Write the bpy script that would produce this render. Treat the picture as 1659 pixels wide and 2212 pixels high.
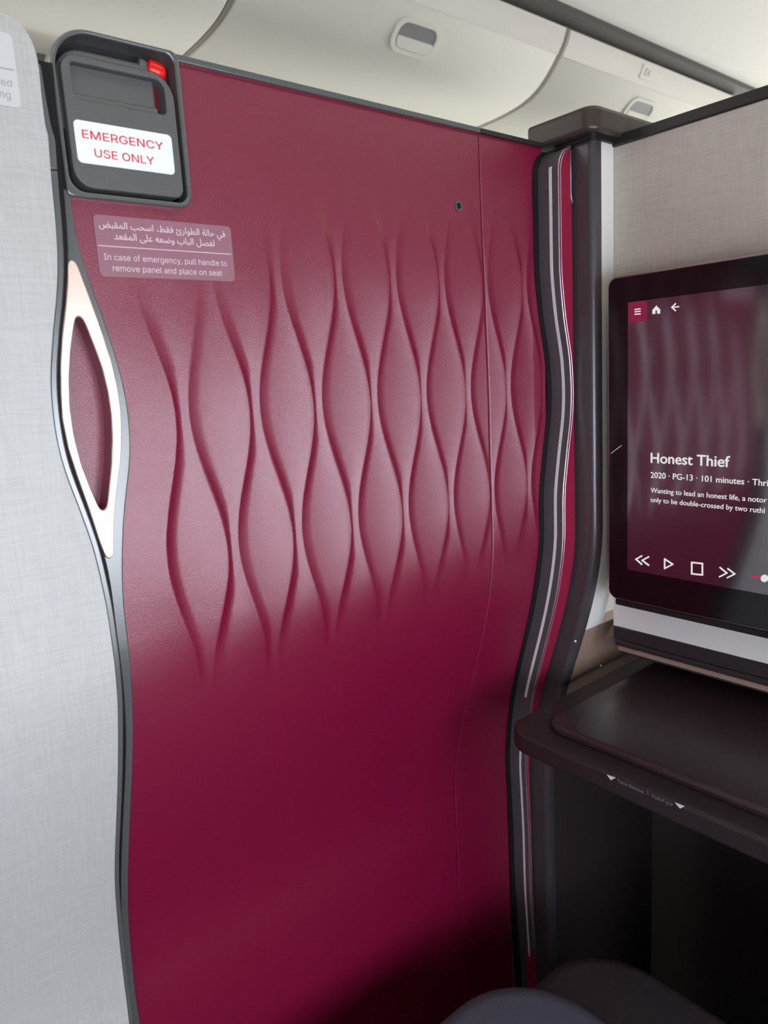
import bpy, bmesh, math
import numpy as np
from mathutils import Vector, Matrix

for o in list(bpy.data.objects): bpy.data.objects.remove(o, do_unlink=True)
SC = bpy.context.scene
COL = SC.collection

# ------------------------------------------------------------------ camera
ZC = 1.10                                # eye height above the cabin floor
YAW, PITCH, ROLL, FPX = 0.682078149, 0.181896569, -0.0593274578, 1575.18527
W, H = 1659, 2212
CX, CY = 829.5, 1106.0
ca, sa, cp, sp, cr, sr = math.cos(YAW), math.sin(YAW), math.cos(PITCH), math.sin(PITCH), math.cos(ROLL), math.sin(ROLL)
_f = Vector((sa*cp, ca*cp, -sp)); _r = Vector((ca, -sa, 0)); _u = _r.cross(_f)
_r2 = cr*_r + sr*_u; _u2 = -sr*_r + cr*_u
CAM = Vector((0, 0, ZC))
cd = bpy.data.cameras.new('camera'); cam = bpy.data.objects.new('camera', cd); COL.objects.link(cam)
cd.sensor_fit = 'VERTICAL'; cd.sensor_height = 24.0; cd.sensor_width = 18.0
cd.lens = FPX/H*24.0; cd.clip_start = 0.02; cd.clip_end = 60
m = Matrix((( _r2.x, _u2.x, -_f.x, 0), (_r2.y, _u2.y, -_f.y, 0), (_r2.z, _u2.z, -_f.z, ZC), (0, 0, 0, 1)))
cam.matrix_world = m
SC.camera = cam
cd.dof.use_dof = True; cd.dof.focus_distance = 0.66; cd.dof.aperture_fstop = 7.0

# ------------------------------------------------------------------ look, world, lights
SC.view_settings.view_transform = 'Standard'; SC.view_settings.look = 'None'
SC.view_settings.gamma = 1; SC.view_settings.use_curve_mapping = False
SC.view_settings.exposure = 0.0
WORLD_STRENGTH = 2.9
w = bpy.data.worlds.new('cabin_air'); SC.world = w; w.use_nodes = True
w.node_tree.nodes['Background'].inputs[0].default_value = (1.0, 0.985, 0.94, 1)
w.node_tree.nodes['Background'].inputs[1].default_value = WORLD_STRENGTH
PANE_STRENGTH = 15.6          # daylight through the cabin windows behind the seat
WASH_STRENGTH = 20.0          # unseen wash strip added to brighten the ceiling and bins

# ------------------------------------------------------------------ helpers
D = 0.5                                   # distance of the door plane
def G(z):                                 # the door bulges outwards below the arm rest height (z relative to the eye)
    t = np.clip((-0.17 - np.asarray(z, float))/0.33, 0, 1)
    return 0.072*(t*t*(3-2*t))
def ray(px, py):
    return (_r2*((px-CX)/FPX) - _u2*((py-CY)/FPX) + _f)
def at(px, py, ax, v):
    """point on the plane <axis ax> = v seen at that place of the photograph (eye-relative)"""
    d = ray(px, py); return d*(v/d[ax])
def on(px, py, off=0.0):
    """point on the bulged door surface (off = towards the seat)"""
    y = D-off
    for _ in range(12):
        p = at(px, py, 1, y); y = D-off+float(G(p.z))
    return at(px, py, 1, y)

def tag(o, label=None, cat=None, group=None, kind=None):
    if label: o['label'] = label
    if cat: o['category'] = cat
    if group: o['group'] = group
    if kind: o['kind'] = kind
    return o
def thing(name, loc, label, cat, group=None):
    o = bpy.data.objects.new(name, None); COL.objects.link(o); o.location = Vector(loc)+CAM
    o.empty_display_size = 0.05
    return tag(o, label, cat, group)
ORG = {}
def org(o):
    return ORG.get(o.name, None) if o else None
def mk(name, verts, faces, mat, parent=None, smooth=35, base=None, bevel=0, seg=2, recalc=True):
    """verts are eye-relative; the object's origin is its own base centre"""
    v = np.array([tuple(p) for p in verts], float)
    if base is None:
        base = np.array([(v[:,0].min()+v[:,0].max())/2, (v[:,1].min()+v[:,1].max())/2, v[:,2].min()])
    me = bpy.data.meshes.new(name)
    me.from_pydata([tuple(p) for p in (v-base)], [], [tuple(f) for f in faces]); me.validate()
    bm = bmesh.new(); bm.from_mesh(me)
    if recalc: bmesh.ops.recalc_face_normals(bm, faces=bm.faces)
    bm.to_mesh(me); bm.free()
    o = bpy.data.objects.new(name, me); COL.objects.link(o)
    wl = Vector(base)+CAM
    if parent is not None:
        pl = parent['_w'] if '_w' in parent else None
        pw = Vector(WL[parent.as_pointer()])
        o.parent = parent; o.location = wl-pw
    else: o.location = wl
    WL[o.as_pointer()] = tuple(wl)
    if mat: me.materials.append(mat)
    if smooth:
        for p in me.polygons: p.use_smooth = True
        if smooth < 180: me.set_sharp_from_angle(angle=math.radians(smooth))
    if bevel:
        b = o.modifiers.new('bevel', 'BEVEL'); b.width = bevel; b.segments = seg; b.limit_method = 'ANGLE'; b.angle_limit = math.radians(40)
        b.harden_normals = False
    return o
WL = {}
_thing = thing
def thing(name, loc, label, cat, group=None):
    o = _thing(name, loc, label, cat, group); WL[o.as_pointer()] = tuple(o.location); return o

def box(x0, x1, y0, y1, z0, z1):
    v = [(x, y, z) for x in (x0, x1) for y in (y0, y1) for z in (z0, z1)]
    f = [(0,1,3,2),(4,6,7,5),(0,4,5,1),(2,3,7,6),(0,2,6,4),(1,5,7,3)]
    return v, f
def join(*vf):
    V, F = [], []
    for v, f in vf:
        n = len(V); V += list(v); F += [tuple(i+n for i in q) for q in f]
    return V, F
def rrect(a0, a1, b0, b1, r, n=6):
    if not hasattr(r, '__len__'): r = (r,)*4           # corners: (a1,b1) (a0,b1) (a0,b0) (a1,b0)
    pts = []
    for (cx, cy, s, rr) in ((a1, b1, 0, r[0]), (a0, b1, 1, r[1]), (a0, b0, 2, r[2]), (a1, b0, 3, r[3])):
        sx = -1 if cx == a1 else 1; sy = -1 if cy == b1 else 1
        ox, oy = cx+sx*rr, cy+sy*rr
        for i in range(n+1):
            t = math.pi/2*(s+i/n); pts.append((ox+rr*math.cos(t), oy+rr*math.sin(t)))
    return pts
def prism(loop, mp, d0, d1):
    """loop of (a,b) points, mp(a,b,d) -> 3D; solid between depths d0 and d1"""
    n = len(loop)
    V = [mp(a, b, d0) for a, b in loop]+[mp(a, b, d1) for a, b in loop]
    F = [tuple(range(n)), tuple(range(2*n-1, n-1, -1))]+[(i, (i+1) % n, n+(i+1) % n, n+i) for i in range(n)]
    return V, F
def ring(outer, inner, mp, d0, d1):
    """solid ring between two loops with the same number of points"""
    n = len(outer)
    V = [mp(a, b, d) for d in (d0, d1) for L in (outer, inner) for a, b in L]
    F = []
    for i in range(n):
        j = (i+1) % n
        F += [(i, j, n+j, n+i), (2*n+i, 3*n+i, 3*n+j, 2*n+j), (i, 2*n+i, 2*n+j, j), (n+i, n+j, 3*n+j, 3*n+i)]
    return V, F
def doormp(a, b, d):                       # a = x, b = z, d = towards the seat
    return (a, D-d+float(G(b)), b)
def wallmp(xw):
    return lambda a, b, d: (xw-d, a, b)    # a = y, b = z, d = towards the seat
def resample(pts, n):
    """closed loop resampled by arc length and lightly smoothed"""
    p = np.array(pts, float); q = np.vstack([p, p[:1]])
    s = np.r_[0, np.cumsum(np.linalg.norm(np.diff(q, axis=0), axis=1))]
    t = np.linspace(0, s[-1], n, endpoint=False)
    return np.c_[np.interp(t, s, q[:,0]), np.interp(t, s, q[:,1])]
def smoothloop(p, it=6):
    for _ in range(it): p = 0.5*p+0.25*(np.roll(p, 1, 0)+np.roll(p, -1, 0))
    return p
class Curve:
    """x as a smooth function of height z, from traced points on the surface"""
    def __init__(s, pts, off=0.0, fn=None, sig=0.008):
        q = [(fn or (lambda a, b: on(a, b, off)))(*p) for p in pts]
        q = sorted([(p.z, p.x) for p in q])
        z = np.array([a for a, _ in q]); x = np.array([b for _, b in q])
        s.z0, s.z1 = z[0], z[-1]
        s.zz = np.arange(z[0]-0.3, z[-1]+0.3, 0.001)
        # linear extension at both ends
        sl0 = (x[2]-x[0])/(z[2]-z[0]); sl1 = (x[-1]-x[-3])/(z[-1]-z[-3])
        xx = np.interp(s.zz, z, x)
        xx = np.where(s.zz < z[0], x[0]+sl0*(s.zz-z[0]), xx); xx = np.where(s.zz > z[-1], x[-1]+sl1*(s.zz-z[-1]), xx)
        k = np.exp(-0.5*(np.arange(-40, 41)*0.001/sig)**2); k /= k.sum()
        s.xx = np.convolve(np.pad(xx, 40, 'edge'), k, 'valid')
    def __call__(s, z): return np.interp(z, s.zz, s.xx)
def strip(cl, cr, z0, z1, d0, d1, n=160, mp=doormp, cols=1):
    """solid band between two wavy edges; d0 = front depth (towards the seat), d1 = back"""
    Z = np.linspace(z0, z1, n); V = []; F = []
    c = 2*(cols+1)
    for z in Z:
        a, b = float(cl(z)), float(cr(z))
        V += [mp(a+(b-a)*k/cols, z, d0) for k in range(cols+1)]+[mp(b+(a-b)*k/cols, z, d1) for k in range(cols+1)]
    for i in range(n-1):
        for k in range(c):
            F.append((i*c+k, i*c+(k+1) % c, (i+1)*c+(k+1) % c, (i+1)*c+k))
    F += [tuple(range(c)), tuple((n-1)*c+k for k in range(c-1, -1, -1))]
    return V, F
def tube(pts, r, seg=10, closed=False):
    P = [Vector(p) for p in pts]; V = []; F = []
    for i, p in enumerate(P):
        a = P[i-1] if i else (P[-1] if closed else P[0]); b = P[(i+1) % len(P)] if (closed or i < len(P)-1) else P[i]
        t = (b-a).normalized(); u = t.orthogonal().normalized() if i == 0 else (u-t*u.dot(t)).normalized(); v = t.cross(u)
        for k in range(seg):
            an = 2*math.pi*k/seg; V.append(p+(u*math.cos(an)+v*math.sin(an))*r)
    n = len(P)
    for i in range(n if closed else n-1):
        for k in range(seg):
            j = (i+1) % n; F.append((i*seg+k, i*seg+(k+1) % seg, j*seg+(k+1) % seg, j*seg+k))
    if not closed: F += [tuple(range(seg)), tuple((n-1)*seg+k for k in range(seg-1, -1, -1))]
    return V, F

# ------------------------------------------------------------------ materials
def mat(name, col, rough=0.5, metal=0.0, spec=0.5, coat=0.0, coatr=0.1, emit=None, es=0, ior=None, bump=None, sheen=0):
    m = bpy.data.materials.new(name); m.use_nodes = True; nt = m.node_tree; b = nt.nodes['Principled BSDF']
    b.inputs['Base Color'].default_value = (*col, 1); b.inputs['Roughness'].default_value = rough
    b.inputs['Metallic'].default_value = metal; b.inputs['Specular IOR Level'].default_value = spec
    b.inputs['Coat Weight'].default_value = coat; b.inputs['Coat Roughness'].default_value = coatr
    if ior: b.inputs['IOR'].default_value = ior
    if sheen: b.inputs['Sheen Weight'].default_value = sheen
    if emit: b.inputs['Emission Color'].default_value = (*emit, 1); b.inputs['Emission Strength'].default_value = es
    if bump:
        sc, st, dist = bump
        tc = nt.nodes.new('ShaderNodeTexCoord'); n = nt.nodes.new('ShaderNodeTexNoise'); n.inputs['Scale'].default_value = sc
        n.inputs['Detail'].default_value = 3
        bp = nt.nodes.new('ShaderNodeBump'); bp.inputs['Strength'].default_value = st; bp.inputs['Distance'].default_value = dist
        nt.links.new(tc.outputs['Object'], n.inputs['Vector']); nt.links.new(n.outputs['Fac'], bp.inputs['Height'])
        nt.links.new(bp.outputs['Normal'], b.inputs['Normal'])
    return m
def weave(name, c1, c2, rough, metal, u, v, spec=0.5, bstr=0.25, su=2400, lu=40, sheen=0):
    """woven cloth: fine threads along u and along v (axis names of the object's own space)"""
    m = mat(name, c1, rough, metal, spec, sheen=sheen); nt = m.node_tree; b = nt.nodes['Principled BSDF']
    tc = nt.nodes.new('ShaderNodeTexCoord'); outs = []
    for a in (u, v):
        mp = nt.nodes.new('ShaderNodeMapping'); s = [lu*1.0]*3; s['xyz'.index(a)] = su/3; mp.inputs['Scale'].default_value = s
        n = nt.nodes.new('ShaderNodeTexNoise'); n.inputs['Scale'].default_value = 1.0; n.inputs['Detail'].default_value = 4; n.inputs['Roughness'].default_value = 0.75
        nt.links.new(tc.outputs['Object'], mp.inputs['Vector']); nt.links.new(mp.outputs[0], n.inputs['Vector']); outs.append(n)
    ad = nt.nodes.new('ShaderNodeMath'); ad.operation = 'ADD'
    nt.links.new(outs[0].outputs['Fac'], ad.inputs[0]); nt.links.new(outs[1].outputs['Fac'], ad.inputs[1])
    mr = nt.nodes.new('ShaderNodeMapRange'); mr.inputs['From Min'].default_value = 0.75; mr.inputs['From Max'].default_value = 1.25
    nt.links.new(ad.outputs[0], mr.inputs['Value'])
    mx = nt.nodes.new('ShaderNodeMix'); mx.data_type = 'RGBA'
    mx.inputs[6].default_value = (*c2, 1); mx.inputs[7].default_value = (*c1, 1)
    nt.links.new(mr.outputs[0], mx.inputs[0]); nt.links.new(mx.outputs[2], b.inputs['Base Color'])
    bp = nt.nodes.new('ShaderNodeBump'); bp.inputs['Strength'].default_value = bstr; bp.inputs['Distance'].default_value = 0.0004
    nt.links.new(mr.outputs[0], bp.inputs['Height']); nt.links.new(bp.outputs['Normal'], b.inputs['Normal'])
    return m
M = {}
M['maroon'] = mat('maroon_leather', (0.190, 0.0015, 0.031), 0.33, 0, 0.5, ior=1.82, bump=(1400, 0.55, 0.0004))
M['maroon_flat'] = mat('maroon_jamb', (0.26, 0.006, 0.040), 0.6, 0, 0.35, bump=(900, 0.2, 0.0003))
M['frame'] = mat('grey_metal_frame', (0.17, 0.18, 0.175), 0.28, 0.5, 0.5)
M['latch'] = mat('textured_grey_plastic', (0.100, 0.101, 0.097), 0.5, 0, 0.5, bump=(1500, 0.3, 0.0003))
M['black'] = mat('black_plastic', (0.008, 0.007, 0.008), 0.5)
M['gapblack'] = mat('gap_black', (0.006, 0.005, 0.006), 0.7, 0, 0.3)
M['gold'] = mat('rose_gold', (1.0, 0.79, 0.66), 0.32, 0.6, 0.5)
M['red'] = mat('red_plastic', (0.75, 0.012, 0.01), 0.25)
M['redpaint'] = mat('dark_red_backing', (0.22, 0.004, 0.008), 0.5)
M['sign'] = mat('white_sign', (0.86, 0.92, 0.90), 0.4)
M['ink_red'] = mat('red_lettering', (0.72, 0.03, 0.045), 0.5)
M['sticker'] = mat('mauve_sticker', (0.30, 0.145, 0.18), 0.36, 0, 0.4)
M['ink_pale'] = mat('pale_lettering', (0.72, 0.58, 0.62), 0.5)
M['shell'] = weave('silver_cloth', (0.505, 0.515, 0.49), (0.425, 0.432, 0.415), 0.5, 0.1, 'x', 'z')
M['shellsticker'] = mat('clear_label', (0.585, 0.595, 0.575), 0.4)
M['ink_grey'] = mat('grey_lettering', (0.30, 0.30, 0.31), 0.5)
M['cloth'] = weave('taupe_cloth', (0.59, 0.545, 0.475), (0.475, 0.43, 0.375), 0.5, 0.15, 'z', 'y', bstr=0.3)
M['pale'] = mat('pale_grey_panel', (0.72, 0.72, 0.69), 0.45)
M['brown'] = mat('brown_panel', (0.29, 0.20, 0.155), 0.45)
M['post'] = mat('dark_bronze_post', (0.11, 0.10, 0.105), 0.30, 0.55, 0.5)
M['cap'] = mat('dark_bronze_cap', (0.060, 0.046, 0.040), 0.34, 0.2, 0.5, bump=(1500, 0.15, 0.0002))
M['ledge'] = mat('dark_ledge', (0.03, 0.024, 0.026), 0.35)
M['rail'] = mat('dark_rail', (0.035, 0.03, 0.03), 0.35, 0.3)
M['jambgrey'] = mat('dark_grey_jamb', (0.095, 0.083, 0.092), 0.40, 0.1, 0.5, bump=(1500, 0.15, 0.0002))
M['silverstripe'] = mat('satin_stripe', (0.80, 0.82, 0.84), 0.35, 0.1)
M['chrome'] = mat('bright_edge_trim', (0.62, 0.58, 0.62), 0.34, 0.8)
M['bezel'] = mat('screen_bezel', (0.006, 0.004, 0.005), 0.12, 0, 0.5)
M['bezeledge'] = mat('bronze_edge', (0.45, 0.33, 0.33), 0.2, 0.9)
M['display'] = mat('display_glass', (0.010, 0.003, 0.006), 0.09, 0, 0.5, ior=3.0, emit=(0.10, 0.03, 0.085), es=0.08)
def glow(n, c, s): return mat(n, (0.01, 0.01, 0.01), 0.4, emit=c, es=s)
M['ui_white'] = glow('lit_white', (1, 0.97, 0.98), 0.75)
M['ui_pink'] = glow('lit_pink', (0.85, 0.02, 0.16), 0.6)
M['ui_button'] = glow('lit_magenta_button', (0.36, 0.01, 0.07), 0.55)
M['table'] = mat('dark_table_plastic', (0.022, 0.014, 0.016), 0.45, 0, 0.5, bump=(1600, 0.2, 0.0002))
M['pad'] = mat('dark_table_leaf', (0.030, 0.017, 0.021), 0.30, 0, 0.5, bump=(1600, 0.2, 0.0002))
M['ink_white'] = mat('white_arrow', (0.7, 0.7, 0.7), 0.5)
M['ink_dim'] = mat('dim_lettering', (0.20, 0.21, 0.26), 0.5)
M['cushion'] = mat('charcoal_cloth', (0.085, 0.088, 0.118), 0.8, 0, 0.2, bump=(700, 0.5, 0.0006))
M['bolster'] = mat('dark_brown_cloth', (0.042, 0.034, 0.037), 0.85, 0, 0.2, bump=(700, 0.5, 0.0006))
M['bin'] = mat('bin_cream', (0.74, 0.735, 0.655), 0.42)
M['bintop'] = mat('bin_strip_cream', (0.78, 0.755, 0.70), 0.45)
M['binlatch'] = mat('latch_grey', (0.24, 0.24, 0.25), 0.35)
M['far'] = mat('far_sidewall_cream', (0.80, 0.80, 0.76), 0.6)
M['farglow'] = mat('added_far_glow', (0, 0, 0), 0.5, emit=(1.0, 0.98, 0.93), es=8.5)
M['seamshade'] = mat('seam_shade_taupe', (0.30, 0.27, 0.23), 0.6)
M['ceil'] = mat('ceiling_white', (0.86, 0.855, 0.79), 0.5)
M['groove'] = mat('dark_groove', (0.09, 0.085, 0.08), 0.6)
M['floor'] = mat('cabin_carpet', (0.03, 0.02, 0.03), 0.95, bump=(300, 0.6, 0.002))
M['side'] = mat('sidewall_pale', (0.17, 0.17, 0.165), 0.6)
M['pane'] = mat('daylight_pane', (0, 0, 0), 0.5, emit=(0.86, 0.885, 1.0), es=PANE_STRENGTH)
M['wash'] = mat('added_wash_light', (0, 0, 0), 0.5, emit=(1.0, 0.97, 0.90), es=WASH_STRENGTH)
M['strip'] = mat('dim_strip_light', (0, 0, 0), 0.5, emit=(1.0, 0.97, 0.90), es=8)
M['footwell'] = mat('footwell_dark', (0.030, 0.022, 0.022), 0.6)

# ------------------------------------------------------------------ cabin structure
def struct(name, v, f, m, **k):
    o = mk(name, v, f, m, **k); o['kind'] = 'structure'; return o
struct('floor', *box(-2.2, 4.2, -0.65, 3.0, -ZC-0.05, -ZC), M['floor'], smooth=0)
prof = [(1.434, 1.000), (1.40, 1.012), (1.30, 1.045), (1.12, 1.085), (0.9, 1.10), (0.2, 1.12), (-0.30, 1.10), (-0.50, 1.04)]
def extr(profile, x0, x1, back=0.03):
    n = len(profile); V = [(x, y, z) for x in (x0, x1) for y, z in profile]; V += [(x, y, z+back) for x in (x0, x1) for y, z in profile]
    F = [(i, i+1, n+i+1, n+i) for i in range(n-1)]+[(2*n+i, 3*n+i, 3*n+i+1, 2*n+i+1) for i in range(n-1)]
    F += [(0, n, 3*n, 2*n), (n-1, 3*n-1, 4*n-1, 2*n-1)]
    F += [(i, 2*n+i, 2*n+i+1, i+1) for i in range(n-1)]+[(n+i, n+i+1, 3*n+i+1, 3*n+i) for i in range(n-1)]
    return V, F
struct('ceiling', *extr(prof, -2.2, 4.2), M['ceil'])
struct('trim_1', *box(-2.2, 4.2, 1.40, 1.50, 0.995, 1.03), M['groove'], smooth=0)
# window side behind the traveller, with its lit panes
wv, wf = [], []
WX = [-1.20, -0.66, -0.12, 0.42, 0.96, 1.50]
ZW0, ZW1, HWX = -0.42, 0.02, 0.15
edges = [-2.2]+[e for x in WX for e in (x-HWX, x+HWX)]+[4.2]
parts = [box(-2.2, 4.2, -0.61, -0.57, -ZC, ZW0), box(-2.2, 4.2, -0.61, -0.57, ZW1, 1.06)]
parts += [box(edges[i], edges[i+1], -0.61, -0.57, ZW0, ZW1) for i in range(0, len(edges), 2)]
struct('wall_window', *join(*parts), M['side'], smooth=0)
for i, x in enumerate(WX):
    struct('window_%d' % (i+1), *prism(rrect(x-HWX-.005, x+HWX+.005, ZW0-.005, ZW1+.005, 0.06), lambda a, b, d: (a, -0.60+d, b), 0, 0.004), M['pane'], smooth=0)
struct('wall_rear', *box(-2.24, -2.2, -0.61, 3.0, -ZC, 1.1), M['side'], smooth=0)
struct('wall_back', *box(-1.00, -0.96, -0.57, 0.47, -ZC, 0.20), M['side'], smooth=0)
struct('trim_3', *join(box(-2.2, 4.2, -0.57, -0.47, 0.835, 0.85), box(-2.2, 4.2, -0.48, -0.47, 0.85, 0.88)), M['side'], smooth=0)  # unseen shelf and lip added so the strip shines only upwards
struct('wall_far', *box(-2.2, 4.2, 2.9, 2.95, -ZC, 1.1), M['far'], smooth=0)
fl = mk('added_wash_light', *box(-2.1, 4.0, 2.86, 2.899, 0.42, 0.47), M['farglow'], smooth=0)  # unseen glowing strip added to lift the undersides of the bins
tag(fl, 'long unseen glow strip added on the far cabin wall to light the bins', 'light')
struct('trim_4', *box(-2.2, 4.2, 2.03, 2.07, 0.76, 0.92), M['side'], smooth=0)
# wall of the suites on the other side of the aisle
struct('wall_aisle', *box(-2.2, 4.2, 1.25, 1.29, -ZC, 0.14), M['far'], smooth=0)
cl = mk('added_wash_light', *box(-1.4, 3.4, -0.555, -0.505, 0.856, 0.89), M['wash'], smooth=0)  # unseen strip added to brighten the ceiling and the bins
tag(cl, 'long warm unseen strip added above the windows to brighten the ceiling', 'light')

# ------------------------------------------------------------------ overhead bins
BP = [(1.450, 0.985), (1.462, 0.955), (1.485, 0.922), (1.512, 0.893), (1.545, 0.862), (1.585, 0.840), (1.64, 0.825), (1.72, 0.817), (1.84, 0.815), (2.0, 0.822)]
def binpt(s):                             # point and tangent on the profile at arc fraction from the top
    q = np.array(BP); L = np.r_[0, np.cumsum(np.linalg.norm(np.diff(q, axis=0), axis=1))]
    y, z = np.interp(s, L, q[:,0]), np.interp(s, L, q[:,1])
    y2, z2 = np.interp(s+.004, L, q[:,0]), np.interp(s+.004, L, q[:,1]); y1, z1 = np.interp(s-.004, L, q[:,0]), np.interp(s-.004, L, q[:,1])
    t = np.array([y2-y1, z2-z1]); return np.array([y, z]), t/np.linalg.norm(t)
def bin_mp(x0, s0):
    p, t = binpt(s0); n = np.array([t[1], -t[0]])      # outward normal: towards the aisle and down
    if n[0] > 0: n = -n
    return lambda a, b, d: (x0+a, p[0]-t[0]*b+n[0]*d, p[1]-t[1]*b+n[1]*d)   # a along the cabin, b up the face
def dense(P, n=40):
    q = np.array(P); L = np.r_[0, np.cumsum(np.linalg.norm(np.diff(q, axis=0), axis=1))]; t = np.linspace(0, L[-1], n)
    k = np.array([.25, .5, .25]); y, z = np.interp(t, L, q[:,0]), np.interp(t, L, q[:,1])
    for _ in range(4):
        y[1:-1] = np.convolve(y, k, 'valid'); z[1:-1] = np.convolve(z, k, 'valid')
    return list(zip(y, z))
SEAM0, BL = 0.925, 1.062
def make_bin(k, label):
    x0, x1 = SEAM0+BL*k+0.014, SEAM0+BL*(k+1)-0.002
    t = thing('overhead_bin', ((x0+x1)/2, 1.7, 0.81), label, 'overhead bin', 'overhead bins across the aisle')
    P = dense(BP)+[(2.02, 0.985)]
    n = len(P)
    V = []; e = 0.006
    for x, ins in ((x0, 1), (x0+e*.3, .3), (x0+e, 0), (x1-e, 0), (x1-e*.3, .3), (x1, 1)):
        for (y, z) in P: V.append((x, y+ins*e*.7, z+ins*e*.7))
    F = [(r*n+i, r*n+(i+1) % n, (r+1)*n+(i+1) % n, (r+1)*n+i) for r in range(5) for i in range(n)]+[tuple(range(n)), tuple(5*n+i for i in range(n-1, -1, -1))]
    mk('bin_body', V, F, M['bin'], t, smooth=50)
    # brown strip in the gap between bins, the seam's shade put into its colour
    q = dense(BP); n = len(q); V = []
    for x in (x0-0.0125, x0+0.002):
        V += [(x, y+0.003, z+0.003) for y, z in q]+[(x, y+0.02, z+0.02) for y, z in q]
    F = []
    for i in range(n-1): F += [(i, i+1, 2*n+i+1, 2*n+i), (n+i, 3*n+i, 3*n+i+1, n+i+1), (i, n+i, n+i+1, i+1), (2*n+i, 2*n+i+1, 3*n+i+1, 3*n+i)]
    F += [(0, 2*n, 3*n, n), (n-1, 2*n-1, 4*n-1, 3*n-1)]
    mk('seam_shade_strip', V, F, M['seamshade'], t, smooth=60)
    # strip with the seat row placards along the top edge
    q = [binpt(s) for s in np.linspace(0.003, 0.070, 8)]; V = []
    for d in (0.0012, -0.001):
        for x in (x0+0.004, x1-0.004):
            for p, tt in q: V.append((x, p[0]-abs(tt[1])*d, p[1]-abs(tt[0])*d))
    n = 8; F = [(i, i+1, n+i+1, n+i) for i in range(n-1)]+[(2*n+i, 3*n+i, 3*n+i+1, 2*n+i+1) for i in range(n-1)]+[(0, n, 3*n, 2*n), (n-1, 3*n-1, 4*n-1, 2*n-1)]
    F += [(i, 2*n+i, 2*n+i+1, i+1) for i in range(n-1)]+[(n+i, n+i+1, 3*n+i+1, 3*n+i) for i in range(n-1)]
    mk('placard_strip', V, F, M['bintop'], t)
    xc = (x0+x1)/2+0.0
    mp = bin_mp(xc-0.012, 0.147)
    hz = mk('latch_bezel', *join(ring(rrect(-.080, .080, -.044, .044, .036, 8), rrect(-.064, .064, -.032, .032, .026, 8), mp, -0.002, 0.0045)), M['bin'], t, bevel=0.002, seg=3)
    mk('latch_recess', *prism(rrect(-.065, .065, -.033, .033, .026, 8), mp, -0.001, 0.0012), M['binlatch'], hz, smooth=30)
    mk('latch_paddle', *prism(rrect(-.062, .062, -.031, -.002, (.004, .004, .022, .022), 6), mp, 0.0, 0.006), M['bin'], hz, bevel=0.0015)
    return t
make_bin(-2, 'cream overhead bin outside the frame on the left')if False else None
make_bin(-1, 'cream overhead bin at the left, ending at the dark seam above the emergency latch')
make_bin(0, 'middle cream overhead bin with its latch, above the maroon door')
b1 = make_bin(1, 'cream overhead bin above the dark corner post, with a seat row placard')


# ------------------------------------------------------------------ text
import os
FONT = None
try:                                      # Blender's own interface typeface; its default one otherwise
    FONT = bpy.data.fonts.load(os.path.join(bpy.utils.system_resource('DATAFILES', path='fonts'), 'Inter.woff2'))
except Exception: FONT = None
from mathutils.geometry import delaunay_2d_cdt
def glyphs(s, sans):
    """outlines of the typeface, filled by a constrained triangulation and the winding rule"""
    cu = bpy.data.curves.new('t', 'FONT'); cu.body = s; cu.size = 1; cu.extrude = 0; cu.resolution_u = 4; cu.fill_mode = 'NONE'
    cu.font = (FONT if sans else None) or cu.font
    o = bpy.data.objects.new('t', cu); COL.objects.link(o)
    dg = bpy.context.evaluated_depsgraph_get(); dg.update()
    me = bpy.data.meshes.new_from_object(o.evaluated_get(dg))
    P = np.array([tuple(q.co)[:2] for q in me.vertices]).reshape(-1, 2); E = [tuple(e.vertices) for e in me.edges]
    bpy.data.objects.remove(o, do_unlink=True)
    if not len(P): return P, []
    nxt = {}
    for a, b in E: nxt.setdefault(a, []).append(b); nxt.setdefault(b, []).append(a)
    seen = set(); loops = []
    for a in range(len(P)):
        if a in seen or a not in nxt: continue
        L = [a]; seen.add(a); c = nxt[a][0] if (a+1) not in nxt[a] else a+1
        while c not in seen:
            L.append(c); seen.add(c); c = next((q for q in nxt[c] if q not in seen), a)
        if len(L) > 2: loops.append(L)
    # gather loops into glyph clusters by overlapping x ranges
    loops.sort(key=lambda L: P[L,0].min()); groups = []
    for L in loops:
        if groups and P[L,0].min() < groups[-1][1]: groups[-1][0].append(L); groups[-1][1] = max(groups[-1][1], P[L,0].max())
        else: groups.append([[L], P[L,0].max()])
    V, F = [], []
    for g, _ in groups:
        pts, ed = [], []
        for L in g:
            k = len(pts); pts += [Vector(P[q]) for q in L]; ed += [(k+i, k+(i+1) % len(L)) for i in range(len(L))]
        ov, oe, of, *_r = delaunay_2d_cdt(pts, ed, [], 0, 1e-6)
        k = len(V); V += [(q.x, q.y, 0) for q in ov]
        A = [P[L] for L in g]
        for f in of:
            c = sum((ov[q] for q in f), Vector((0, 0)))/len(f); wn = 0
            for Q in A:
                y0, y1 = Q[:,1], np.roll(Q[:,1], -1); x0, x1 = Q[:,0], np.roll(Q[:,0], -1)
                cr_ = (x1-x0)*(c.y-y0)-(c.x-x0)*(y1-y0)
                wn += int(((y0 <= c.y) & (y1 > c.y) & (cr_ > 0)).sum()-((y0 > c.y) & (y1 <= c.y) & (cr_ < 0)).sum())
            if wn: F.append(tuple(k+q for q in f))
    return np.array(V), F
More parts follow.
